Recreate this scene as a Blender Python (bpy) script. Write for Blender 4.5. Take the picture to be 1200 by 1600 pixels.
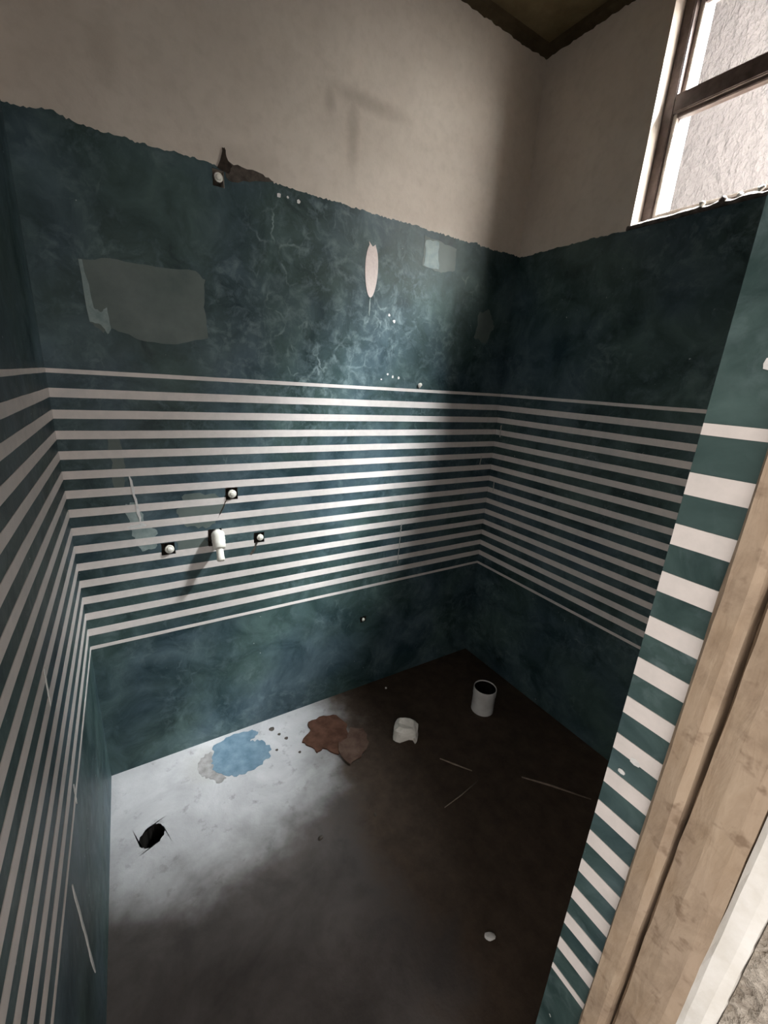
import bpy, bmesh, math, random
from mathutils import Vector, Matrix

# ------------------------------------------------------------------ clear
for o in list(bpy.data.objects):
    bpy.data.objects.remove(o, do_unlink=True)
scene = bpy.context.scene
COL = scene.collection
random.seed(7)

# ------------------------------------------------------------------ camera
# world: back wall Y=0, left wall X=0, floor Z=0 (metres)
cam_d = bpy.data.cameras.new('camera')
cam_d.sensor_fit = 'VERTICAL'
cam_d.sensor_height = 36.0
cam_d.lens = 660.536 / 1600.0 * 36.0
cam_d.clip_start = 0.01
cam = bpy.data.objects.new('camera', cam_d)
COL.objects.link(cam)
FWD = Vector((0.51748068, 0.80386787, -0.29327493))
RGT = Vector((0.84940665, -0.52403994, 0.06237376))
DWN = Vector((-0.10354751, -0.2813869, -0.95399126))
cm = Matrix((RGT, -DWN, -FWD)).transposed().to_4x4()
cm.translation = Vector((0.1527, -1.5594, 1.5))
cam.matrix_world = cm
scene.camera = cam

# ------------------------------------------------------------------ world
world = bpy.data.worlds.new('daylight')
scene.world = world
world.use_nodes = True
bg = world.node_tree.nodes['Background']
bg.inputs['Color'].default_value = (1.0, 0.965, 0.93, 1)
bg.inputs['Strength'].default_value = 1.7


# ------------------------------------------------------------------ large lights
def area(name, loc, target, sx, sy, power, color, spread=180):
    d = bpy.data.lights.new(name, 'AREA')
    d.shape = 'RECTANGLE'
    d.size, d.size_y = sx, sy
    d.energy = power
    d.color = color
    d.spread = math.radians(spread)
    o = bpy.data.objects.new(name, d)
    COL.objects.link(o)
    o.location = loc
    o.rotation_euler = (Vector(target) - Vector(loc)).to_track_quat('-Z', 'Y').to_euler()
    return o


# daylight falling through the window from the open end of the shaft outside
area('shaft_daylight', (2.60, -1.98, 2.95), (1.0, -0.1, 1.8), 1.7, 1.0, 70, (1.0, 0.98, 0.96), 90)
area('sky_daylight', (2.60, -1.34, 3.70), (0.55, -0.15, 0.7), 0.6, 0.6, 270, (0.88, 0.95, 1.0), 70)
area('corner_fill', (2.55, -2.45, 2.85), (1.5, 0.0, 1.6), 1.0, 1.1, 11, (1.0, 0.98, 0.96), 80)  # added fill lamp to brighten the back wall's right corner
# lamp added out of view for the passage light on the door frame
area('passage_fill', (-1.20, -1.80, 2.25), (0.7, -1.45, 1.6), 0.32, 0.8, 5.5, (1.0, 0.91, 0.82), 110)

vs = scene.view_settings
vs.view_transform = 'Standard'
vs.look = 'None'
vs.exposure = 0.0
vs.gamma = 1.0
vs.use_curve_mapping = False

# ------------------------------------------------------------------ numbers from the photograph
W = 1.8022                # width of the room
AL, AR = -0.0189, 0.0075  # small skew of the left and right walls
ZG = 2.0825               # top of the marbled covering
ZC = 2.8118               # ceiling
Z1, PITCH = 1.4732, 0.060387
XJ, YJ = 0.6921, -1.3466  # inner corner of the doorway's right side
YEND = -1.70              # outer face of the door wall


def zs(i):
    return Z1 - PITCH * (i - 1)


# ------------------------------------------------------------------ node helper
class NB:
    def __init__(self, name):
        self.m = bpy.data.materials.new(name)
        self.m.use_nodes = True
        self.t = self.m.node_tree
        self.t.nodes.clear()
        self.out = self.t.nodes.new('ShaderNodeOutputMaterial')
        tc = self.t.nodes.new('ShaderNodeTexCoord')
        self.co = tc.outputs['Object']

    def n(self, kind, ins=None, **props):
        nd = self.t.nodes.new(kind)
        for k, v in props.items():
            setattr(nd, k, v)
        for k, v in (ins or {}).items():
            s = nd.inputs[k]
            if isinstance(v, bpy.types.NodeSocket):
                self.t.links.new(v, s)
            else:
                s.default_value = v
        return nd

    def noise(self, scale, detail=3, rough=.55, dist=0.0, co=None):
        return self.n('ShaderNodeTexNoise', {'Vector': co or self.co, 'Scale': scale, 'Detail': detail,
                                            'Roughness': rough, 'Distortion': dist}).outputs['Fac']

    def ramp(self, fac, a, b, interp='LINEAR'):
        r = self.n('ShaderNodeMapRange', {'Value': fac, 'From Min': a, 'From Max': b})
        r.interpolation_type = interp
        return r.outputs['Result']

    def mth(self, op, a, b=0.0, c=0.0):
        return self.n('ShaderNodeMath', {0: a, 1: b, 2: c}, operation=op).outputs[0]

    def mix(self, fac, a, b):
        nd = self.t.nodes.new('ShaderNodeMix')
        nd.data_type = 'RGBA'
        for s, v in ((nd.inputs[0], fac), (nd.inputs[6], a), (nd.inputs[7], b)):
            if isinstance(v, bpy.types.NodeSocket):
                self.t.links.new(v, s)
            else:
                s.default_value = v if not isinstance(v, tuple) else (v + (1,) if len(v) == 3 else v)
        return nd.outputs[2]

    def mapped(self, loc=(0, 0, 0), rot=(0, 0, 0), scale=(1, 1, 1), kind='POINT'):
        return self.n('ShaderNodeMapping', {'Vector': self.co, 'Location': loc, 'Rotation': rot, 'Scale': scale},
                      vector_type=kind).outputs[0]

    def blob(self, c, r, soft=.5, warp=0.0, wscale=20):
        """1 inside an ellipsoid with centre c and radii r, fading to 0 across its edge."""
        mp = self.n('ShaderNodeMapping', {'Vector': self.co,
                                          'Location': tuple(-c[i] / r[i] for i in range(3)),
                                          'Scale': tuple(1 / v for v in r)}).outputs[0]
        ln = self.n('ShaderNodeVectorMath', {0: mp}, operation='LENGTH').outputs['Value']
        if warp:
            nz = self.noise(wscale, 4, .6)
            ln = self.mth('ADD', ln, self.mth('MULTIPLY', self.mth('SUBTRACT', nz, .5), warp))
        return self.ramp(ln, 1.0 + soft, 1.0 - soft, 'SMOOTHSTEP')

    def surf(self, color, rough=.7, spec=.5, bump=None, bstr=.3, bdist=.01):
        p = self.n('ShaderNodeBsdfPrincipled', {'Roughness': rough, 'Specular IOR Level': spec})
        if isinstance(color, bpy.types.NodeSocket):
            self.t.links.new(color, p.inputs['Base Color'])
        else:
            p.inputs['Base Color'].default_value = color + (1,) if len(color) == 3 else color
        if bump is not None:
            b = self.n('ShaderNodeBump', {'Height': bump, 'Strength': bstr, 'Distance': bdist})
            self.t.links.new(b.outputs[0], p.inputs['Normal'])
        self.t.links.new(p.outputs[0], self.out.inputs[0])
        return self.m


# ------------------------------------------------------------------ materials
def mat_plaster():
    b = NB('old_plaster')
    n1 = b.noise(3.0, 5, .6)
    n2 = b.noise(28, 4, .6)
    c = b.mix(b.ramp(n1, .3, .7), (.55, .48, .415), (.66, .585, .51))
    c = b.mix(b.mth('MULTIPLY', b.ramp(n2, .45, .8), .35), c, (.42, .36, .30))
    # dirty smudge above the covering on the back wall
    s = b.mth('MAXIMUM', b.blob((.935, 0, 2.29), (.020, .3, .11), .75, .8, 30),
              b.blob((.99, 0, 2.395), (.13, .3, .022), .8, 1.0, 22))
    s = b.mth('MAXIMUM', s, b.blob((.848, 0, 2.36), (.018, .3, .035), .8, .6, 30))
    s = b.mth('MAXIMUM', s, b.mth('MULTIPLY', b.blob((.22, 0, 2.25), (.03, .3, .05), .9, .8, 20), .6))
    s = b.mth('MAXIMUM', s, b.mth('MULTIPLY', b.blob((.58, 0, 2.12), (.09, .3, .03), .8, .8, 20), .5))
    c = b.mix(b.mth('MULTIPLY', s, .42), c, (.26, .215, .17))
    bm = b.mth('ADD', b.mth('MULTIPLY', n1, .5), b.mth('MULTIPLY', n2, .5))
    return b.surf(c, .85, .2, bm, .25, .01)


def mat_marble():
    b = NB('green_marbled_sheet')
    wob = b.n('ShaderNodeTexNoise', {'Vector': b.co, 'Scale': 7.0, 'Detail': 4}).outputs['Color']
    wco = b.n('ShaderNodeVectorMath', {0: b.co, 1: b.n('ShaderNodeVectorMath', {0: wob, 'Scale': .09},
              operation='SCALE').outputs[0]}, operation='ADD').outputs[0]
    cloud = b.noise(5.5, 6, .62, .6, wco)
    fine = b.noise(24, 5, .65, .3, wco)
    tone = b.noise(2.4, 3, .5)
    green = b.mix(b.ramp(cloud, .34, .68), (.014, .032, .031), (.070, .113, .107))
    blue = b.mix(b.ramp(cloud, .34, .68), (.014, .034, .043), (.084, .126, .148))
    c = b.mix(b.ramp(tone, .42, .60), green, blue)
    # soft milky patches
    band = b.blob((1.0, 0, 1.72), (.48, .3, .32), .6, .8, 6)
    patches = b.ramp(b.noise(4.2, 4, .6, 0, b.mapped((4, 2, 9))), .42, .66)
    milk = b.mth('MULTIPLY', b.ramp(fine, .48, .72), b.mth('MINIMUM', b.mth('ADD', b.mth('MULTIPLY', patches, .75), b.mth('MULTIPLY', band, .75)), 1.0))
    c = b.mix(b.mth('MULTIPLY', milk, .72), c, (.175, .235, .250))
    # sparse lightning-like veins
    jit = b.n('ShaderNodeTexNoise', {'Vector': b.co, 'Scale': 22.0, 'Detail': 5}).outputs['Color']
    vco = b.n('ShaderNodeVectorMath', {0: wco, 1: b.n('ShaderNodeVectorMath', {0: jit, 'Scale': .05}, operation='SCALE').outputs[0]},
              operation='ADD').outputs[0]
    vco = b.n('ShaderNodeMapping', {'Vector': vco, 'Rotation': (0, .5, 0), 'Scale': (1.35, 1.35, .8)}).outputs[0]
    vor = b.n('ShaderNodeTexVoronoi', {'Vector': vco, 'Scale': 13.0}, feature='DISTANCE_TO_EDGE').outputs['Distance']
    ridge = b.ramp(vor, .075, .0, 'SMOOTHSTEP')
    gate = b.ramp(b.noise(4.6, 4, .65, 0, b.mapped((3, 1, 2))), .50, .72)
    gate = b.mth('MULTIPLY', gate, b.ramp(b.noise(19, 3, .6, 0, b.mapped((7, 3, 1))), .42, .62))
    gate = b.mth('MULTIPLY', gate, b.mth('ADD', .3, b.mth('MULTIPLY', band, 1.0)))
    v = b.mth('MULTIPLY', ridge, gate)
    c = b.mix(b.mth('MINIMUM', b.mth('MULTIPLY', v, .6), .8), c, (.34, .42, .43))
    # crumbs of lime stuck on the sheet
    sp = b.ramp(b.noise(70, 2, .5), .74, .78)
    sp = b.mth('MULTIPLY', sp, b.ramp(b.noise(4, 2, .5, 0, b.mapped((9, 2, 7))), .52, .6))
    c = b.mix(b.mth('MULTIPLY', sp, .8), c, (.6, .62, .6))
    rg = b.ramp(fine, .3, .8)
    rg = b.mth('ADD', b.mth('MULTIPLY', rg, .2), .42)
    return b.surf(c, rg, .26, b.mth('ADD', fine, b.mth('MULTIPLY', tone, 2.0)), .10, .01)


def mat_stripe():
    b = NB('pale_stripe')
    n = b.noise(30, 5, .65)
    m = b.noise(6, 4, .6)
    c = b.mix(b.ramp(n, .35, .75), (.70, .635, .600), (.60, .55, .52))
    c = b.mix(b.mth('MULTIPLY', b.ramp(m, .55, .75), .5), c, (.47, .46, .45))
    return b.surf(c, .5, .4, n, .15, .004)


def mat_simple(name, a, c2, scale=20, rough=.7, spec=.3, bstr=.3, bdist=.006, lo=.35, hi=.7):
    b = NB(name)
    n = b.noise(scale, 5, .62)
    c = b.mix(b.ramp(n, lo, hi), a, c2)
    return b.surf(c, rough, spec, n, bstr, bdist)


def mat_floor():
    b = NB('dirty_cement_floor')
    n1 = b.noise(4.5, 6, .62, .4)
    n2 = b.noise(17, 6, .66)
    n3 = b.noise(60, 3, .6)
    sx = b.n('ShaderNodeSeparateXYZ', {'Vector': b.co})
    X = sx.outputs['X']
    c = b.mix(b.ramp(n1, .35, .66), (.052, .044, .040), (.110, .094, .087))
    c = b.mix(b.mth('MULTIPLY', b.ramp(n2, .5, .72), .55), c, (.062, .050, .044))
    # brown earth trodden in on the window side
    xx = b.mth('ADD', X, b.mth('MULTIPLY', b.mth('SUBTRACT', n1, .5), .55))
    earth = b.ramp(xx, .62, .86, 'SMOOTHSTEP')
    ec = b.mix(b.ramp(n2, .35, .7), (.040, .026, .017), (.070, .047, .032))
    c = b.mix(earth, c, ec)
    # whitish area on the cement in the far left corner
    off_white = b.blob((.30, -.08, 0), (.56, .45, .4), .27, .6, 6)
    off_white = b.mth('MULTIPLY', off_white, b.ramp(n2, .15, .42))
    lc = b.mix(b.ramp(n1, .35, .7), (.32, .31, .31), (.48, .467, .467))
    lc = b.mix(b.mth('MULTIPLY', b.ramp(n3, .58, .75), .3), lc, (.40, .38, .37))
    c = b.mix(off_white, c, lc)
    # greyish fringe around the blue paint spill, dirt at the wall
    fr = b.blob((.335, -.115, 0), (.095, .085, .2), .35, .9, 30)
    c = b.mix(b.mth('MULTIPLY', fr, .75), c, (.36, .345, .33))
    return b.surf(c, .75, .3, b.mth('ADD', n1, b.mth('MULTIPLY', n3, .3)), .35, .012)


def mat_wood_jamb():
    b = NB('weathered_tan_jamb')
    st = b.mapped(scale=(1, 1, .22))
    g = b.noise(55, 4, .6, .4, st)
    n = b.noise(9, 5, .6)
    c = b.mix(b.ramp(g, .3, .7), (.285, .200, .130), (.40, .305, .218))
    c = b.mix(b.ramp(n, .40, .66), c, (.36, .27, .195))
    sp = b.ramp(b.noise(36, 3, .6), .60, .72)
    c = b.mix(b.mth('MULTIPLY', sp, .65), c, (.13, .078, .045))
    gr = b.ramp(b.noise(14, 6, .7, .3, b.mapped((2, 6, 1))), .48, .70)
    c = b.mix(b.mth('MULTIPLY', gr, .55), c, (.17, .115, .075))
    return b.surf(c, .7, .3, b.mth('ADD', g, n), .3, .006)


def mat_glass():
    b = NB('window_glass')
    tr = b.n('ShaderNodeBsdfTransparent', {'Color': (.97, .97, .96, 1)})
    gl = b.n('ShaderNodeBsdfGlossy', {'Roughness': .05, 'Color': (1, 1, 1, 1)})
    mx = b.n('ShaderNodeMixShader', {0: .05, 1: tr.outputs[0], 2: gl.outputs[0]})
    b.t.links.new(mx.outputs[0], b.out.inputs[0])
    return b.m


def mat_stucco():
    b = NB('thrown_stucco')
    mp = b.mapped(rot=(.7, 0, 0), scale=(1, 1.8, 1))
    n = b.noise(15, 5, .6, .15, mp)
    n2 = b.noise(45, 3, .5)
    c = b.mix(b.ramp(n, .3, .7), (.180, .172, .178), (.225, .213, .220))
    return b.surf(c, .9, .1, b.mth('ADD', n, b.mth('MULTIPLY', n2, .2)), 1.0, .035)


M = {
    'plaster': mat_plaster(),
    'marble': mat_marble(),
    'stripe': mat_stripe(),
    'floor': mat_floor(),
    'jamb': mat_wood_jamb(),
    'glass': mat_glass(),
    'stucco': mat_stucco(),
    'ceiling': mat_simple('dark_ceiling_boards', (.10, .075, .038), (.17, .13, .07), 9, .9, .1),
    'edge': mat_simple('dark_edge_strip', (.045, .033, .018), (.085, .064, .036), 12, .9, .1),
    'ledge': mat_simple('dusty_ledge_cement', (.055, .046, .040), (.15, .125, .11), 45, .9, .1, .6),
    'masonry': mat_simple('dark_masonry', (.05, .04, .033), (.11, .085, .07), 40, .95, .1),
    'off_white': mat_simple('bare_lime_plaster', (.70, .60, .56), (.80, .70, .66), 40, .8, .2),
    'whitewash': mat_simple('whitewashed_edge', (.72, .68, .62), (.84, .81, .77), 25, .8, .2),
    'render': mat_simple('rough_render', (.33, .28, .23), (.62, .55, .47), 60, .95, .1, .9, .02),
    'frame': mat_simple('dark_brown_window_wood', (.075, .052, .045), (.15, .11, .095), 30, .6, .3),
    'bead': mat_simple('worn_light_putty', (.42, .36, .31), (.60, .54, .49), 40, .7, .2),
    'pvc': mat_simple('dusty_white_pvc', (.62, .58, .55), (.74, .71, .68), 25, .45, .4, .1),
    'plug': mat_simple('white_fitting_plastic', (.72, .68, .60), (.84, .81, .74), 60, .5, .4, .15),
    'blue': mat_simple('blue_paint_spill', (.085, .145, .195), (.165, .235, .285), 22, .6, .3, .3, .004),
    'rust': mat_simple('rust_brown_clay', (.058, .025, .015), (.105, .050, .032), 25, .85, .2, .5),
    'shardpale': mat_simple('faded_clay', (.075, .042, .030), (.125, .080, .060), 25, .85, .2, .5),
    'chunk': mat_simple('broken_white_plaster', (.74, .69, .61), (.88, .84, .77), 35, .85, .2, .6),
    'glue': mat_simple('pale_glue_reflection', (.080, .106, .098), (.135, .160, .148), 7, .55, .35, .2),
    'tapepatch': mat_simple('whitish_tape_residue', (.17, .225, .22), (.30, .36, .35), 25, .55, .3, .2),
    'soot': mat_simple('dark_crack', (.03, .024, .02), (.06, .045, .035), 60, .95, .05),
    'brownscar': mat_simple('brown_scar', (.06, .050, .042), (.11, .092, .078), 50, .9, .1),
    'straw': mat_simple('dry_straw', (.20, .15, .11), (.30, .24, .19), 60, .8, .2),
    'greyspill': mat_simple('grey_cement_smear', (.20, .19, .18), (.33, .31, .30), 30, .8, .2, .3),
    'black': mat_simple('shaded_hole_black', (.006, .005, .005), (.014, .012, .010), 30, .8, .1),  # shade inside the drain and the waste pipe put into the colour
    'scratch': mat_simple('pale_scratch', (.58, .57, .55), (.74, .72, .70), 60, .6, .3),
    'hairline': mat_simple('thin_pale_scratch', (.36, .36, .34), (.52, .51, .48), 60, .6, .3),
}


# ------------------------------------------------------------------ mesh helpers
def link(name, bm, mat, parent=None, smooth=False):
    me = bpy.data.meshes.new(name)
    bmesh.ops.recalc_face_normals(bm, faces=bm.faces)
    bm.to_mesh(me)
    bm.free()
    if mat:
        me.materials.append(mat)
    if smooth:
        for p in me.polygons:
            p.use_smooth = True
    o = bpy.data.objects.new(name, me)
    COL.objects.link(o)
    if parent:
        o.parent = parent
        o.matrix_parent_inverse = parent_inv(parent)
    return o


def parent_inv(p):
    m = Matrix.LocRotScale(p.location, p.rotation_euler, p.scale)
    if p.parent:
        m = parent_inv(p.parent).inverted() @ m
    return m.inverted()


def empty(name, loc=(0, 0, 0)):
    o = bpy.data.objects.new(name, None)
    o.empty_display_size = .05
    COL.objects.link(o)
    o.location = loc
    return o


def tag(o, label, cat=None, group=None, kind=None):
    o['label'] = label
    if cat:
        o['category'] = cat
    if group:
        o['group'] = group
    if kind:
        o['kind'] = kind
    return o


class Frame:
    """u along a wall, v up, w out of the wall into the room."""
    def __init__(self, origin, du, n):
        self.o, self.du, self.n = Vector(origin), Vector(du), Vector(n)

    def __call__(self, u, v, w=0.0):
        return self.o + self.du * u + self.n * w + Vector((0, 0, v))


BACK = Frame((0, 0, 0), (1, 0, 0), (0, -1, 0))
LEFT = Frame((0, 0, 0), (math.sin(AL), -math.cos(AL), 0), (math.cos(AL), math.sin(AL), 0))
RIGHT = Frame((W, 0, 0), (math.sin(AR), -math.cos(AR), 0), (-math.cos(AR), -math.sin(AR), 0))
JAMB = Frame((XJ, YJ, 0), (0, -1, 0), (-1, 0, 0))


def lump(u, seed=0.0, amp=1.0):
    s = 0
    for k, (f, a) in enumerate(((9, 1.0), (23, .8), (51, .6), (117, .5), (240, .35))):
        s += a * math.sin(f * u + seed * (k + 1.7) + 1.3 * math.sin(.37 * f * u + seed))
    return s * amp / 3.2


def breaks(a, b, step, extra=()):
    n = max(1, int(round((b - a) / step)))
    ex = sorted({round(e, 5) for e in extra if a < e < b})
    xs = [a + (b - a) * i / n for i in range(n + 1)]
    xs = [x for k, x in enumerate(xs) if k in (0, n) or all(abs(x - e) > step * .35 for e in ex)]
    return sorted(xs + ex)


def layer(name, F, u0, u1, v0, v1, w, thick, mat, parent=None, step=.01, holes=(), top=None, bottom=None, jit=0.0):
    """A wall layer: front face w into the room, `thick` deep, ragged top/bottom edges, holes cut through."""
    ue = [h[0] for h in holes] + [h[1] for h in holes]
    ve = [h[2] for h in holes] + [h[3] for h in holes]
    us = breaks(u0, u1, step, ue)
    vv = breaks(v0, v1, max(.08, step), ve)
    bm = bmesh.new()
    grid = {}
    for i, u in enumerate(us):
        for j, v in enumerate(vv):
            z, uu = v, u
            if j == len(vv) - 1 and top:
                z = v + top(u)
            if j == 0 and bottom:
                z = v + bottom(u)
            if jit and any(abs(u - e) < 1e-6 for e in ue) and any(abs(v - e) < 1e-6 for e in ve):
                uu += random.uniform(-jit, jit)
                z += random.uniform(-jit, jit)
            grid[i, j] = bm.verts.new(F(uu, z, w))
    front = []
    for i in range(len(us) - 1):
        for j in range(len(vv) - 1):
            cu, cv = (us[i] + us[i + 1]) / 2, (vv[j] + vv[j + 1]) / 2
            if any(h[0] < cu < h[1] and h[2] < cv < h[3] for h in holes):
                continue
            front.append(bm.faces.new((grid[i, j], grid[i + 1, j], grid[i + 1, j + 1], grid[i, j + 1])))
    for v in list(bm.verts):
        if not v.link_faces:
            bm.verts.remove(v)
    ret = bmesh.ops.extrude_face_region(bm, geom=bm.faces[:])
    for e in ret['geom']:
        if isinstance(e, bmesh.types.BMVert):
            e.co -= F.n * thick
    # extrude_face_region keeps the old faces: together they are the closed slab
    return link(name, bm, mat, parent)


def box_bm(lo, hi, bm=None):
    bm = bm or bmesh.new()
    vs_ = [bm.verts.new((x, y, z)) for x in (lo[0], hi[0]) for y in (lo[1], hi[1]) for z in (lo[2], hi[2])]
    for f in ((0, 1, 3, 2), (4, 6, 7, 5), (0, 4, 5, 1), (2, 3, 7, 6), (0, 2, 6, 4), (1, 5, 7, 3)):
        bm.faces.new([vs_[i] for i in f])
    return bm


def box(name, lo, hi, mat, parent=None, bevel=0.0):
    bm = box_bm(lo, hi)
    if bevel:
        bmesh.ops.bevel(bm, geom=bm.edges[:], offset=bevel, segments=2, affect='EDGES')
    return link(name, bm, mat, parent)


def stripe_mesh(F, u0, u1, zc, width, w, holes=(), seed=0.0):
    """A long flat strip with slightly uneven edges, interrupted by holes."""
    bm = bmesh.new()
    us = breaks(u0, u1, .03, [h[0] for h in holes] + [h[1] for h in holes])
    edge = [(zc - width / 2 + lump(u * .6, seed, .0007), zc + width / 2 + lump(u * .6, seed + 5, .0007)) for u in us]
    cache = {}

    def vert(u, z):
        k = (round(u, 5), round(z, 5))
        if k not in cache:
            cache[k] = bm.verts.new(F(u, z, w))
        return cache[k]
    for i in range(len(us) - 1):
        cu = (us[i] + us[i + 1]) / 2
        (a0, b0), (a1, b1) = edge[i], edge[i + 1]
        spans = [(a0, b0, a1, b1)]
        for h in holes:
            if h[0] < cu < h[1] and h[2] < zc + width / 2 and h[3] > zc - width / 2:
                spans = []
                if h[2] - zc + width / 2 > .003:
                    spans.append((a0, h[2], a1, h[2]))
                if zc + width / 2 - h[3] > .003:
                    spans.append((h[3], b0, h[3], b1))
        for (p, q, r, t) in spans:
            bm.faces.new((vert(us[i], p), vert(us[i + 1], r), vert(us[i + 1], t), vert(us[i], q)))
    ret = bmesh.ops.extrude_face_region(bm, geom=bm.faces[:])
    for e in ret['geom']:
        if isinstance(e, bmesh.types.BMVert):
            e.co -= F.n * .0012
    return bm


def stripes(F, u0, u1, parent, holes=(), s0=0):
    for i in range(1, 17):
        wd = .0125 if i in (1, 16) else .0255
        link('stripe', stripe_mesh(F, u0, u1, zs(i), wd, .0012, holes, s0 + i * 1.37), M['stripe'], parent)


def patch(name, F, pts, mat, parent, w=.001, thick=.001):
    """Flat flake with outline pts (u, v) lying on frame F."""
    bm = bmesh.new()
    f = bm.faces.new([bm.verts.new(F(u, v, w)) for u, v in pts])
    ret = bmesh.ops.extrude_face_region(bm, geom=[f])
    for e in ret['geom']:
        if isinstance(e, bmesh.types.BMVert):
            e.co -= F.n * thick
    bmesh.ops.triangulate(bm, faces=[q for q in bm.faces if len(q.verts) > 4])
    return link(name, bm, mat, parent)


def jag(pts, n=6, amp=.003, seed=1):
    """Roughen a closed outline."""
    r = random.Random(seed)
    out = []
    for i, a in enumerate(pts):
        b = pts[(i + 1) % len(pts)]
        L = math.hypot(b[0] - a[0], b[1] - a[1])
        nx, ny = (b[1] - a[1]) / (L + 1e-9), -(b[0] - a[0]) / (L + 1e-9)
        for k in range(n):
            t = k / n
            d = r.uniform(-amp, amp) if k else 0
            out.append((a[0] + (b[0] - a[0]) * t + nx * d, a[1] + (b[1] - a[1]) * t + ny * d))
    return out


def lathe(profile, axis_o, axis, seg=24, squash=1.0):
    """profile: (radius, along) pairs turned about axis."""
    axis = Vector(axis).normalized()
    a = axis.orthogonal().normalized()
    b = axis.cross(a)
    bm = bmesh.new()
    rings = []
    for r, h in profile:
        if r < 1e-6:
            rings.append([bm.verts.new(Vector(axis_o) + axis * h)])
        else:
            rings.append([bm.verts.new(Vector(axis_o) + axis * h + (a * math.cos(t) + b * math.sin(t) * squash) * r)
                          for t in (2 * math.pi * k / seg for k in range(seg))])
    for A, B in zip(rings, rings[1:]):
        if len(A) == 1 and len(B) == 1:
            continue
        for k in range(seg):
            l = (k + 1) % seg
            if len(A) == 1:
                bm.faces.new((A[0], B[l], B[k]))
            elif len(B) == 1:
                bm.faces.new((A[k], A[l], B[0]))
            else:
                bm.faces.new((A[k], A[l], B[l], B[k]))
    return bm


def profile_post(name, pts, z0, z1, mat, parent, wob=.0015, seed=0.0, step=.035):
    """A post with the plan outline pts (x, y), running up from z0 to z1, its faces a little uneven."""
    bm = bmesh.new()
    n = max(2, int((z1 - z0) / step))
    rings = []
    for k in range(n + 1):
        z = z0 + (z1 - z0) * k / n
        rings.append([bm.verts.new((x + lump(z * .5, seed + i, wob), y + lump(z * .5, seed + 9 + i * 2.1, wob), z))
                      for i, (x, y) in enumerate(pts)])
    m = len(pts)
    for A, B in zip(rings, rings[1:]):
        for k in range(m):
            bm.faces.new((A[k], A[(k + 1) % m], B[(k + 1) % m], B[k]))
    bm.faces.new(rings[0])
    bm.faces.new(rings[-1])
    return link(name, bm, mat, parent)


# ================================================================== STRUCTURE
# ---- floor with the drain hole
DX, DY, DR = .113, -.318, .038


def build_floor():
    root = empty('floor')
    tag(root, 'dirty cement floor, whitish in the far left corner', kind='structure')
    c = .056
    xs = [-.35, DX - c, DX + c, .35, .75, 1.2, 1.6, 2.0]
    ys = [-3.2, -2.2, -1.7, -1.2, -.8, DY - c, DY + c, .2]
    bm = bmesh.new()
    g = {(i, j): bm.verts.new((x, y, 0)) for i, x in enumerate(xs) for j, y in enumerate(ys)}
    for i in range(len(xs) - 1):
        for j in range(len(ys) - 1):
            if xs[i] == DX - c and ys[j] == DY - c:
                hole = (g[i, j], g[i + 1, j], g[i + 1, j + 1], g[i, j + 1])
                continue
            bm.faces.new((g[i, j], g[i + 1, j], g[i + 1, j + 1], g[i, j + 1]))
    N = 32
    rr = random.Random(3)
    circ = []
    ring = []
    for k in range(N):
        t = -math.pi * .75 + 2 * math.pi * k / N
        r = DR + rr.uniform(-.0022, .0022) + .003 * math.cos(2 * t - 1.6)
        circ.append(bm.verts.new((DX + r * math.cos(t), DY + r * math.sin(t), 0)))
        ring.append((DX + r * math.cos(t), DY + r * math.sin(t)))
    q = N // 4
    for s in range(4):
        a = hole[s]
        nx = hole[(s + 1) % 4]
        for k in range(q):
            bm.faces.new((a, circ[(s * q + k + 1) % N], circ[s * q + k]))
        bm.faces.new((a, nx, circ[((s + 1) * q) % N]))
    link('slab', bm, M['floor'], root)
    bore = bmesh.new()
    r1 = [bore.verts.new((v[0], v[1], -.001)) for v in ring]
    r2 = [bore.verts.new((v[0], v[1], -.14)) for v in ring]
    link('drain_bore', bm_close(bore, r1, r2), M['black'], root)
    box('ground', (-.35, -3.2, -.20), (2.0, .2, -.141), M['black'], root)
    return root


def bm_close(bm, circ, low):
    n = len(circ)
    for k in range(n):
        bm.faces.new((circ[k], circ[(k + 1) % n], low[(k + 1) % n], low[k]))
    return bm


floor = build_floor()

# ---- back wall: masonry, bed with pipe holes, plaster above, marbled sheet below
PH = [  # u0,u1,v0,v1 : chased holes with water pipes
    (.472, .506, 2.030, 2.074),
    (.242, .287, .870, .914),
    (.4665, .509, 1.052, 1.097),
    (.563, .604, .868, .910),
    (.398, .446, .880, .945),
    (1.060, 1.092, .378, .408),
]


def top_back(u):
    z = lump(u, 2.0, .0045)
    z += .012 * math.exp(-((u - .09) / .035) ** 2) + .006 * math.exp(-((u - .62) / .03) ** 2)
    z += .010 * math.exp(-((u - 1.53) / .02) ** 2)
    return z + random.uniform(-.0028, .0028)


wall_back = box('wall_back', (-.25, .048, -.2), (1.9, .25, 2.95), M['masonry'])
tag(wall_back, 'back wall, cream plaster above green marbled covering with pale stripes', kind='structure')
layer('bedding', BACK, -.02, W + .02, 0, 2.0, -.004, .046, M['masonry'], wall_back, .04, PH)
layer('plaster', BACK, -.03, W + .03, 2.0, ZC, -.003, .05, M['plaster'], wall_back, .012, [PH[0]],
      top=lambda u: lump(u, 8.0, .006))
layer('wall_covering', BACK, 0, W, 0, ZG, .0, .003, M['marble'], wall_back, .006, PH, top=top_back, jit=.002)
stripes(BACK, .001, W - .001, wall_back, PH, 0)

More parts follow.
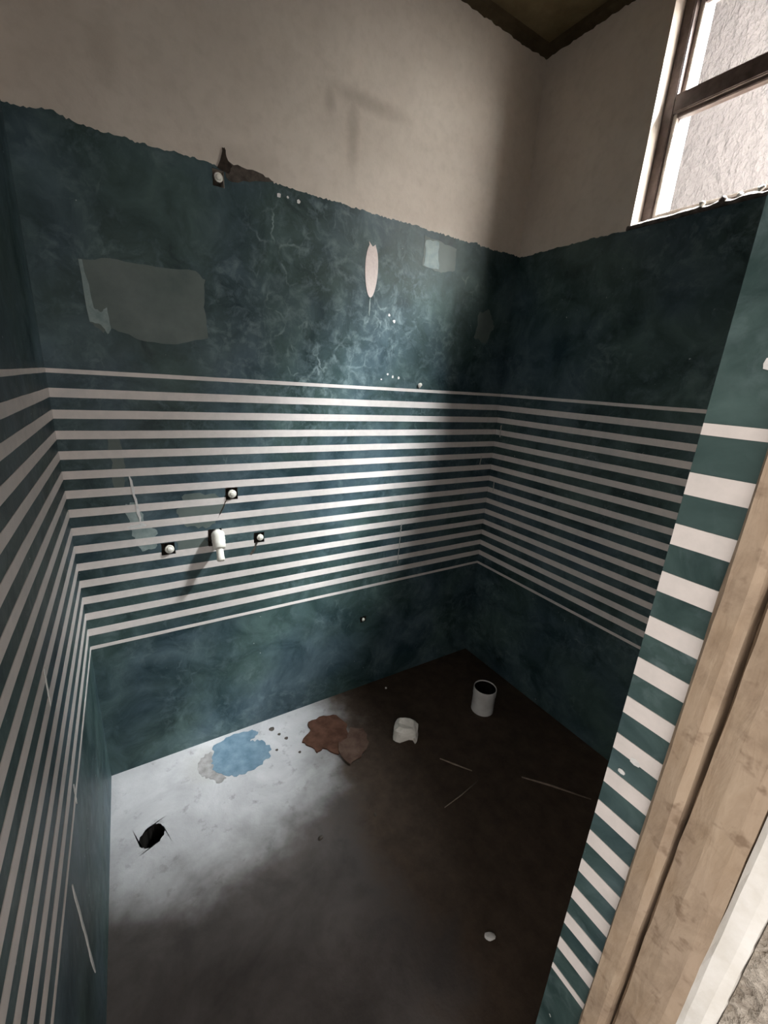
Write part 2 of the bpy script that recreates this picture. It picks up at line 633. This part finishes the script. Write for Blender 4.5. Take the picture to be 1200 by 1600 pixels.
# ---- left wall
LL = 1.40
wall_left = layer('wall_left', LEFT, -.25, LL, -.2, 2.95, -.003, .2, M['plaster'], None, .2)
tag(wall_left, 'left wall at grazing angle, green marbled covering with pale stripes', kind='structure')
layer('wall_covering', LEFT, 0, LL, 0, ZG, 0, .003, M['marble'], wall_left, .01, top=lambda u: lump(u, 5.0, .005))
stripes(LEFT, .002, LL - .001, wall_left, (), 40)

# ---- right wall with the window opening
WU0, WU1, WV0, WV1 = .508, 1.06, 2.083, 2.765
RL = 1.345
wall_right = layer('wall_right', RIGHT, -.25, 3.2, -.2, 6.0, -.003, .175, M['plaster'], None, .05,  # added unseen height shades the stucco; added length keeps shaft light from the doorway
                   [(WU0, WU1, WV0, WV1)])
tag(wall_right, 'dark right wall with the high window above green striped covering', kind='structure')
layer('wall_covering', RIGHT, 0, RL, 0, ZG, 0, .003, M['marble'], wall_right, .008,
      top=lambda u: (lump(u, 11.0, .0035) + random.uniform(-.002, .002)) * (.4 if u > .5 else 1))
stripes(RIGHT, .002, RL - .001, wall_right, (), 80)

# ---- front wall with the doorway the camera stands in
wall_front = box('wall_front', (XJ + .024, YEND, -.2), (W + .02, YJ - .003, 2.95), M['render'])
tag(wall_front, 'end of the door wall on the right, striped covering wrapped around it', kind='structure')
box('lintel', (-.03, YEND, 2.12), (XJ + .024, YJ - .003, 2.95), M['plaster'], wall_front)
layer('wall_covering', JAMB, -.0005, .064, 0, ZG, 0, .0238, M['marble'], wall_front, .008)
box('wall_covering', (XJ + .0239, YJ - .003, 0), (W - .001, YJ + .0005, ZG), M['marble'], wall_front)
stripes(JAMB, 0, .0635, wall_front, (), 120)

# ---- door frame on that wall end
trim = empty('trim_1', (XJ, -1.47, 0))
tag(trim, 'worn tan wooden door frame with pale plaster edge at the right', kind='structure')
X0 = XJ + .0235
profile_post('door_stop', [(X0, -1.4085), (.683, -1.4085), (.6775, -1.412), (.6765, -1.432), (.680, -1.4405),
                           (.690, -1.4425), (X0, -1.4425)], 0, 2.12, M['jamb'], trim, .0016, 1.0)
profile_post('jamb_board', [(X0, -1.4455), (.690, -1.4455), (.682, -1.449), (.680, -1.470), (.6815, -1.492),
                            (.685, -1.5035), (X0, -1.5035)], 0, 2.12, M['jamb'], trim, .0020, 4.0)
profile_post('plaster_bead', [(X0, -1.5037), (.686, -1.5037), (.683, -1.510), (.6835, -1.524), (.688, -1.534),
                              (X0, -1.537)], 0, 2.12, M['whitewash'], trim, .0016, 7.0)


def rough_end():
    bm = bmesh.new()
    r = random.Random(5)
    us = [-1.535 - .0075 * i for i in range(22)]
    vv = [i * .012 for i in range(178)]
    g = {}
    for i, y in enumerate(us):
        for j, z in enumerate(vv):
            g[i, j] = bm.verts.new((.690 + r.uniform(-.004, .004), y, z))
    for i in range(len(us) - 1):
        for j in range(len(vv) - 1):
            bm.faces.new((g[i, j], g[i + 1, j], g[i + 1, j + 1], g[i, j + 1]))
    ret = bmesh.ops.extrude_face_region(bm, geom=bm.faces[:])
    for e in ret['geom']:
        if isinstance(e, bmesh.types.BMVert):
            e.co.x = .7155
    return link('render_coat', bm, M['render'], wall_front)


rough_end()

# ---- ceiling
ceiling = box('ceiling', (-.25, -1.75, ZC + .012), (1.9, .25, 2.96), M['ceiling'])
tag(ceiling, 'dark brown ceiling showing as a small triangle at the top', kind='structure')


def ragged_strip(name, F, u0, u1, seed):
    """uneven dark strip along the line where the ceiling meets the wall"""
    bm = bmesh.new()
    us = breaks(u0, u1, .012)
    rows = []
    for u in us:
        d = .022 + lump(u, seed, .010) + random.uniform(-.004, .004)
        rows.append([bm.verts.new(F(u, z, w)) for z, w in ((ZC + .02, -.004), (ZC + .02, .035), (ZC - d * .25, .03),
                                                         (ZC - d * .6, -.004))])
    for A, B in zip(rows, rows[1:]):
        for k in range(4):
            bm.faces.new((A[k], B[k], B[(k + 1) % 4], A[(k + 1) % 4]))
    bm.faces.new(rows[0])
    bm.faces.new(rows[-1])
    return link(name, bm, M['edge'], ceiling)


ragged_strip('edge_strip', BACK, 0, W, 3.0)
ragged_strip('edge_strip', RIGHT, 0, 1.34, 6.0)

# ---- window in the right wall
win = empty('window_1', (1.87, -.83, WV0))
tag(win, 'small high window with dark wooden frame and two panes', kind='structure')
XF0, XF1 = 1.858, 1.915       # depth range of the frame inside the wall
Y0, Y1 = -WU0 - .001, -WU1 + .001
FT = .036
TZ0, TZ1 = 2.422, 2.476
box('stile', (XF0, Y0 - FT, WV0), (XF1, Y0, WV1), M['frame'], win, .003)
box('stile', (XF0, Y1, WV0), (XF1, Y1 + FT, WV1), M['frame'], win, .003)
box('bottom_rail', (XF0, Y1 + FT, WV0), (XF1, Y0 - FT, WV0 + .034), M['frame'], win, .003)
box('top_rail', (XF0, Y1 + FT, WV1 - .034), (XF1, Y0 - FT, WV1), M['frame'], win, .003)
tr = box('transom', (XF0 - .004, Y1 + FT, TZ0), (XF1, Y0 - FT, TZ1), M['frame'], win, .003)
# putty beads: lower light sits flush inside, upper light is set further out
ya, yb = Y0 - FT, Y1 + FT
for (za, zb, xb, bw) in ((WV0 + .034, TZ0, XF0 + .006, .012), (TZ1, WV1 - .034, XF0 + .024, .014)):
    box('glazing_bead', (xb, ya - bw, za), (xb + .016, ya, zb), M['bead'], win, .002)
    box('glazing_bead', (xb, yb, za), (xb + .016, yb + bw, zb), M['bead'], win, .002)
    box('glazing_bead', (xb, yb + bw, zb - bw), (xb + .016, ya - bw, zb), M['frame'], win, .002)
    box('glazing_bead', (xb, yb + bw, za), (xb + .016, ya - bw, za + bw), M['bead'], win, .002)
    box('pane', (xb + .018, yb + .002, za + .001), (xb + .021, ya - .002, zb - .001), M['glass'], win)


def sill_lip():
    bm = bmesh.new()
    us = breaks(WU0 - .012, WU1, .007)
    rows = []
    for u in us:
        h = .015 + lump(u, 1.0, .004) + (.004 if u > .72 else 0) * math.sin(u * 90)
        d = .006 + lump(u, 4.0, .003)
        rows.append([bm.verts.new(RIGHT(u, z, w)) for z, w in ((ZG - .004, -.005), (ZG - .002, d), (ZG + h * .6, d * .7),
                                                             (ZG + h + .004, -.012), (ZG + h * .9, -.052), (ZG - .004, -.052))])
    for A, B in zip(rows, rows[1:]):
        for k in range(6):
            bm.faces.new((A[k], B[k], B[(k + 1) % 6], A[(k + 1) % 6]))
    bm.faces.new(rows[0])
    bm.faces.new(rows[-1])
    return link('sill', bm, M['ledge'], win)


sill_lip()
# whitewashed skin on the far side of the opening, inside and outside of the frame
box('reveal', (1.8035, -WU0 - .0018, WV0), (XF0 - .001, -WU0 + .004, WV1), M['plaster'], win)
box('reveal', (XF1 + .001, -WU0 - .026, WV0), (1.9885, -WU0 + .004, WV1), M['whitewash'], win)

# ---- rendered wall across the shaft outside
ext = box('wall_exterior', (2.90, -.85, -.2), (3.1, 2.2, 7.0), M['stucco'])
tag(ext, 'pale rough stucco wall seen through the window panes', kind='structure')

# ================================================================== MARKS ON THE COVERING
# bare lime where the sheet is torn: pointed oval
oval = []
for k in range(28):
    t = 2 * math.pi * k / 28
    oval.append((1.030 + .0275 * math.sin(t) * (1 - .12 * math.cos(t)), 1.897 - .092 * math.cos(t)))
oval[13] = (1.043, 1.985)
oval[14] = (1.030, 1.976)
oval[15] = (1.014, 1.991)
patch('bare_spot', BACK, oval, M['off_white'], wall_back, .0012)
patch('glue_reflection_patch', BACK, jag([(.112, 1.770), (.205, 1.784), (.300, 1.782), (.410, 1.790), (.437, 1.770), (.428, 1.69), (.436, 1.60),
                              (.34, 1.572), (.24, 1.575), (.175, 1.60), (.150, 1.585), (.120, 1.61)], 5, .003, 2),
      M['glue'], wall_back, .0008)
patch('torn_edge', BACK, jag([(.112, 1.768), (.121, 1.768), (.134, 1.650), (.150, 1.640), (.166, 1.655), (.170, 1.60), (.160, 1.583),
                             (.146, 1.607), (.120, 1.612)], 4, .002, 9), M['tapepatch'], wall_back, .0016)
patch('tape_patch', BACK, jag([(1.262, 2.060), (1.305, 2.056), (1.430, 2.045), (1.432, 1.965), (1.36, 1.945), (1.262, 1.955)], 6, .003, 3),
      M['glue'], wall_back, .0008)
patch('tape_patch', BACK, jag([(1.270, 2.045), (1.335, 2.050), (1.345, 1.955), (1.268, 1.958)], 6, .005, 4),
      M['tapepatch'], wall_back, .0014)
patch('glue_reflection_patch', BACK, jag([(1.60, 1.83), (1.66, 1.84), (1.70, 1.78), (1.66, 1.70), (1.58, 1.72)], 6, .008, 6),  # dim reflection near the right corner, painted as a pale patch
      M['glue'], wall_back, .0008)
# old glue and lime smeared around the pipes
patch('glue_reflection_patch', BACK, jag([(.330, 1.085), (.43, 1.080), (.47, 1.04), (.44, .985), (.405, .955), (.33, .965), (.30, 1.02)], 6, .006, 41),
      M['glue'], wall_back, .0007)
patch('glue_reflection_patch', BACK, jag([(.29, .93), (.395, .925), (.39, .87), (.30, .865)], 6, .005, 42), M['glue'], wall_back, .0007)
patch('lime_smear', BACK, jag([(.150, 1.06), (.185, 1.075), (.20, 1.0), (.235, .965), (.225, .90), (.185, .895), (.16, .955)], 6, .006, 43),
      M['tapepatch'], wall_back, .0007)
patch('lime_smear', BACK, jag([(.125, 1.30), (.150, 1.30), (.165, 1.19), (.150, 1.10), (.130, 1.11)], 6, .005, 44), M['glue'], wall_back, .0007)
patch('crack', BACK, jag([(.470, 1.056), (.462, 1.046), (.440, 1.000), (.434, .985), (.446, 1.002), (.460, 1.030)], 3, .0015, 45), M['soot'], wall_back, .0014)
patch('crack', BACK, jag([(.570, .872), (.562, .850), (.545, .822), (.553, .820), (.568, .842), (.578, .868)], 3, .0015, 46), M['brownscar'], wall_back, .0014)
# crack over the upper pipe and the brown scar beside it
patch('crack', BACK, jag([(.488, 2.078), (.500, 2.108), (.504, 2.132), (.511, 2.134), (.516, 2.112), (.532, 2.092), (.520, 2.07)], 3, .002, 5),
      M['soot'], wall_back, .0012)
patch('scar', BACK, jag([(.512, 2.10), (.56, 2.098), (.625, 2.096), (.66, 2.085), (.60, 2.072), (.53, 2.052), (.512, 2.06)], 4, .003, 8),
      M['brownscar'], wall_back, .0011)


def scratch(F, a, b, wd, mat, parent, seed=0, w=.0022):
    r = random.Random(seed)
    n = 10
    dx, dy = b[0] - a[0], b[1] - a[1]
    L = math.hypot(dx, dy)
    nx, ny = -dy / L, dx / L
    left, right = [], []
    for k in range(n + 1):
        t = k / n
        c = r.uniform(-.2, .2) * wd
        hw = wd * .5 * (r.uniform(.7, 1.1)) * (.35 if k in (0, n) else 1)
        left.append((a[0] + dx * t + nx * (c + hw), a[1] + dy * t + ny * (c + hw)))
        right.append((a[0] + dx * t + nx * (c - hw), a[1] + dy * t + ny * (c - hw)))
    return patch('scratch', F, left + right[::-1], mat, parent, w, .0018)


scratch(BACK, (.173, 1.160), (.190, 1.000), .0085, M['scratch'], wall_back, 1)
scratch(BACK, (.150, .985), (.205, .990), .014, M['scratch'], wall_back, 2, .0016)
scratch(BACK, (1.259, .862), (1.257, .815), .006, M['hairline'], wall_back, 3)
scratch(BACK, (1.258, .80), (1.253, .655), .0035, M['hairline'], wall_back, 4)
scratch(BACK, (1.030, 1.806), (1.028, 1.74), .006, M['tapepatch'], wall_back, 6, .0012)
scratch(BACK, (1.725, 1.17), (1.722, 1.12), .006, M['hairline'], wall_back, 8)
scratch(RIGHT, (.035, 1.33), (.036, 1.27), .005, M['hairline'], wall_right, 9)
scratch(RIGHT, (.040, 1.04), (.042, .985), .005, M['hairline'], wall_right, 10)
scratch(LEFT, (.778, .520), (.752, .200), .010, M['scratch'], wall_left, 11)
scratch(LEFT, (.66, .94), (.665, .86), .007, M['scratch'], wall_left, 13)
scratch(LEFT, (.61, .60), (.615, .55), .006, M['scratch'], wall_left, 14)

for (u, v, r_) in ((.676, 2.052, .008), (.742, 2.050, .007), (.705, 2.054, .004), (1.12, 1.755, .006), (1.145, 1.735, .007),
                  (1.13, 1.532, .005), (1.155, 1.522, .006), (1.185, 1.520, .006), (1.10, 1.51, .004)):
    k = random.Random(int(u * 1000))
    patch('lime_spot', BACK, [(u + r_ * k.uniform(.6, 1.15) * math.cos(t * .7854), v + r_ * k.uniform(.6, 1.15) * math.sin(t * .7854))
                             for t in range(8)], M['scratch'], wall_back, .0016)
for (u, v, r_) in ((.030, 1.04, .007), (.018, 1.012, .005), (.045, 1.54, .010), (.040, .985, .0), (.022, .58, .0)):
    if r_:
        patch('lime_spot', JAMB, [(u + r_ * math.cos(t * .7854) * (1 + .2 * math.sin(t * 3)), v + r_ * .7 * math.sin(t * .7854)) for t in range(8)],
              M['scratch'], wall_front, .0016)

# spills on the floor
FLOOR = Frame((0, 0, 0), (1, 0, 0), (0, 0, 1))


def fpatch(name, pts, mat, parent, z=.0012, thick=.0012):
    bm = bmesh.new()
    f = bm.faces.new([bm.verts.new((x, y, z)) for x, y in pts])
    ret = bmesh.ops.extrude_face_region(bm, geom=[f])
    for e in ret['geom']:
        if isinstance(e, bmesh.types.BMVert):
            e.co.z -= thick
    bmesh.ops.triangulate(bm, faces=[q for q in bm.faces if len(q.verts) > 4])
    return link(name, bm, mat, parent)


fpatch('paint_spill', jag([(.362, -.035), (.43, -.018), (.525, -.025), (.545, -.05), (.50, -.085), (.545, -.10), (.565, -.155), (.545, -.205),
                          (.49, -.222), (.43, -.228), (.385, -.212), (.345, -.170), (.335, -.12), (.352, -.08)], 5, .007, 12),
       M['blue'], floor)
fpatch('grey_spill', jag([(.305, -.075), (.345, -.06), (.36, -.11), (.345, -.16), (.375, -.215), (.345, -.225), (.32, -.19), (.295, -.165),
                         (.285, -.12)], 4, .006, 15), M['greyspill'], floor, .0008, .0008)
for (x, y, r_) in ((.60, -.062, .012), (.64, -.14, .008), (.665, -.235, .006), (.62, -.105, .007), (.585, -.18, .006)):
    fpatch('dirt_spot', [(x + r_ * math.cos(t * .7854) * (1 + .3 * math.sin(t * 2.3)), y + r_ * math.sin(t * .7854)) for t in range(8)],
           M['brownscar'], floor, .0007, .0007)


# ================================================================== PIPES
def pipe_outlet(label, u, v, r=.0135, out=.012, tilt=(0, -1, 0), group='plugged water pipes in the back wall'):
    root = empty('water_pipe', (u, 0, v))
    tag(root, label, 'pipe', group)
    ax = Vector(tilt)
    o = Vector((u, 0, v))
    link('pipe_stub', lathe([(r * .85, -.045), (r * .85, out * .2), (r, out * .2), (r * 1.05, out * .6), (r, out), (r * .55, out), (r * .55, -.02),
                            (0, -.02)], o, ax, 20), M['plug'], root, True)
    link('plug', lathe([(r * .53, -.018), (r * .53, out * 1.1), (r * .66, out * 1.15), (r * .62, out * 1.55), (r * .3, out * 1.75), (0, out * 1.8)],
                       o, ax, 16), M['plug'], root, True)
    return root


pipe_outlet('white pipe stub in the hole highest on the wall, below the dark crack', .490, 2.053, .0125, .004)
pipe_outlet('plugged white pipe in a square hole, left of the protruding tap stub', .268, .892, .0145, .008)
pipe_outlet('plugged white pipe in a square hole, up right of the protruding tap stub', .4885, 1.075, .0145, .008)
pipe_outlet('plugged pipe in a square hole, right of the protruding tap stub', .587, .890, .0125, .006)
pipe_outlet('tiny pipe end low on the back wall below the stripes', 1.077, .392, .008, .004)

tap = empty('tap_stub', (.430, 0, .922))
tag(tap, 'white tap stub sticking out between the three plugged pipes', 'tap')
o = Vector((.429, -.014, .930))
axis = Vector((-.03, -.55, -.84))
link('elbow', lathe([(.014, -.05), (.014, .006), (.018, .008), (.018, .014), (0, .016)], Vector((.429, -.006, .930)), (0, -1, 0), 20), M['plug'], tap, True)
link('socket', lathe([(0, -.012), (.016, -.010), (.0215, -.004), (.0235, .004), (.0225, .010), (.0235, .016), (.0225, .022), (.0235, .028),
                      (.0225, .034), (.022, .052), (.019, .056), (.010, .057)], o, axis, 24), M['plug'], tap, True)
link('nozzle', lathe([(.0125, .050), (.0125, .088), (.0135, .090), (.0135, .100), (.010, .102), (.010, .070), (0, .070)], o, axis, 20), M['plug'], tap, True)

# waste pipe of the toilet
wp = empty('waste_pipe', (1.535, -.415, 0))
tag(wp, 'white open plastic waste pipe standing on the floor in the dark corner', 'pipe')
WPO = Vector((1.535, -.415, 0))
link('tube', lathe([(.053, 0), (.053, .085), (.0545, .088), (.0545, .122), (.0535, .126), (.0512, .126), (.0510, .120), (.0515, .112)],
                   WPO, (.01, .01, 1), 40), M['pvc'], wp, True)
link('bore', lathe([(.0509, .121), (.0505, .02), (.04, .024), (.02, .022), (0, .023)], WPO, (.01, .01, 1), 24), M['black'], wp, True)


# ================================================================== DEBRIS
def rock(name, loc, size, mat, seed, rotz=0, cuts=3, rough=.18):
    r = random.Random(seed)
    bm = bmesh.new()
    bmesh.ops.create_icosphere(bm, subdivisions=cuts, radius=1)
    ph = [(Vector((r.gauss(0, 1), r.gauss(0, 1), r.gauss(0, 1))).normalized(), r.uniform(.55, .85)) for _ in range(9)]
    for v in bm.verts:
        d = v.co.copy()
        for n, k in ph:
            t = d.dot(n)
            if t > k:
                d -= n * (t - k)
        v.co = d * (1 + r.uniform(-rough, rough) * .25)
    R = Matrix.Rotation(rotz, 3, 'Z')
    zmin = min(v.co.z for v in bm.verts)
    for v in bm.verts:
        c = Vector((v.co.x * size[0], v.co.y * size[1], (v.co.z - zmin) * size[2]))
        v.co = R @ c + Vector(loc)
    return bm


def plaster_chunk():
    """broken lump with a rounded back and a notch bitten out of its front foot"""
    r = random.Random(21)
    bm = bmesh.new()
    nu, nv = 18, 9
    rows = []
    for j in range(nv):
        t = j / (nv - 1)
        row = []
        for i in range(nu):
            a = 2 * math.pi * i / nu
            ca, sa = math.cos(a), math.sin(a)
            rx = .056 * (abs(ca) ** .6) * (1 if ca > 0 else -1)
            ry = .044 * (abs(sa) ** .6) * (1 if sa > 0 else -1)
            k = (1 - .10 * t) if t < .75 else (.925 - (t - .75) * 1.3)
            z = .066 * t
            if sa < -.3 and -.15 < ca < .55 and t < .45:      # notch at the front foot
                ry *= .45
            if sa > .2:
                z *= 1.12
            row.append(bm.verts.new((rx * k + r.uniform(-.002, .002), ry * k + r.uniform(-.002, .002), z + (r.uniform(-.0018, .0018) if j else 0))))
        rows.append(row)
    for A, B in zip(rows, rows[1:]):
        for i in range(nu):
            l = (i + 1) % nu
            bm.faces.new((A[i], A[l], B[l], B[i]))
    bm.faces.new(rows[0])
    bm.faces.new(rows[-1])
    R = Matrix.Rotation(math.radians(-42), 3, 'Z')
    for v in bm.verts:
        v.co = R @ v.co + Vector((1.105, -.375, .0008))
    return bm


tag(link('plaster_chunk', plaster_chunk(), M['chunk']), 'broken white plaster chunk with a notch, on the brown floor', 'rubble')

tag(fpatch('clay_shard', jag([(.690, -.195), (.745, -.155), (.755, -.105), (.83, -.10), (.885, -.125), (.905, -.20), (.86, -.285), (.80, -.325),
                             (.755, -.265), (.725, -.275), (.715, -.235)], 4, .005, 31), M['rust'], None, .006, .0055),
    'dark rust-brown flat shard lying beside the white patch', 'shard')
tag(fpatch('clay_shard', jag([(.805, -.33), (.825, -.275), (.87, -.27), (.905, -.225), (.955, -.255), (.94, -.335), (.875, -.385), (.82, -.395)],
                             4, .005, 32), M['shardpale'], None, .0115, .005),
    'paler reddish shard overlapping the dark rust-brown one', 'shard')
tag(link('plaster_chip', rock('c', (.908, -1.089, .0005), (.019, .012, .008), None, 41, -.55, 2), M['pvc']),
    'small pale chip alone on the dark floor near the doorway', 'rubble')
for k, (x, y, s, lab) in enumerate(((1.296, -.008, .0, ''), (1.19, -.075, .007, 'tiny pale crumb at the foot of the back wall'),
                                   (.805, -.62, .008, 'tiny grey crumb on the middle of the floor'),
                                   (.60, -.60, .010, 'grey lump on the floor below the white patch'))):
    if s:
        tag(link('crumb', rock('c', (x, y, .0003), (s, s * .8, s * .6), None, 50 + k, k, 2), M['chunk'] if k == 1 else M['brownscar']), lab, 'rubble')


def twig(pts, r, label):
    bm = bmesh.new()
    rings = []
    for i, p in enumerate(pts):
        p = Vector(p)
        d = (Vector(pts[min(i + 1, len(pts) - 1)]) - Vector(pts[max(i - 1, 0)])).normalized()
        a = d.cross(Vector((0, 0, 1))).normalized()
        b = a.cross(d)
        rings.append([bm.verts.new(p + (a * math.cos(t) + b * math.sin(t)) * r * (.6 if i in (0, len(pts) - 1) else 1))
                      for t in (k * math.pi / 3 for k in range(6))])
    for A, B in zip(rings, rings[1:]):
        for k in range(6):
            bm.faces.new((A[k], A[(k + 1) % 6], B[(k + 1) % 6], B[k]))
    bm.faces.new(rings[0])
    bm.faces.new(rings[-1])
    return tag(link('straw', bm, M['straw'], None, True), label, 'straw')


twig([(1.165, -.545, .004), (1.20, -.595, .0045), (1.245, -.655, .004)], .0035, 'dry straw on the floor, nearest the white plaster chunk')
twig([(1.045, -.722, .003), (1.13, -.715, .0035), (1.235, -.700, .003)], .0025, 'thin dry straw on the floor, pointing at the doorway')
twig([(1.405, -.775, .004), (1.48, -.86, .0045), (1.57, -.975, .004)], .004, 'long straw in the dark by the striped wall end')

# crumb of plaster on the topmost stripe and rubble on the window ledge
tag(link('wall_crumb', rock('c', (1.296, -.004, 1.484), (.013, .006, .013), None, 61, 0, 2), M['chunk'], None),
    'pale plaster blob stuck on the topmost stripe of the back wall', 'rubble')
for k, (u, s, lab) in enumerate(((.735, .010, 'small pale crumb on the window ledge, farthest left'),
                                (.79, .012, 'dark rubble crumb in the middle of the window ledge'),
                                (.835, .009, 'bright crumb on the window ledge beside the dark rubble'),
                                (.885, .011, 'rubble crumb on the window ledge at the picture edge'))):
    p = RIGHT(u, ZG + .012, .002)
    tag(link('ledge_crumb', rock('c', p, (s, s, s * .8), None, 70 + k, k, 2), M['frame'] if k == 1 else M['chunk']), lab, 'rubble')
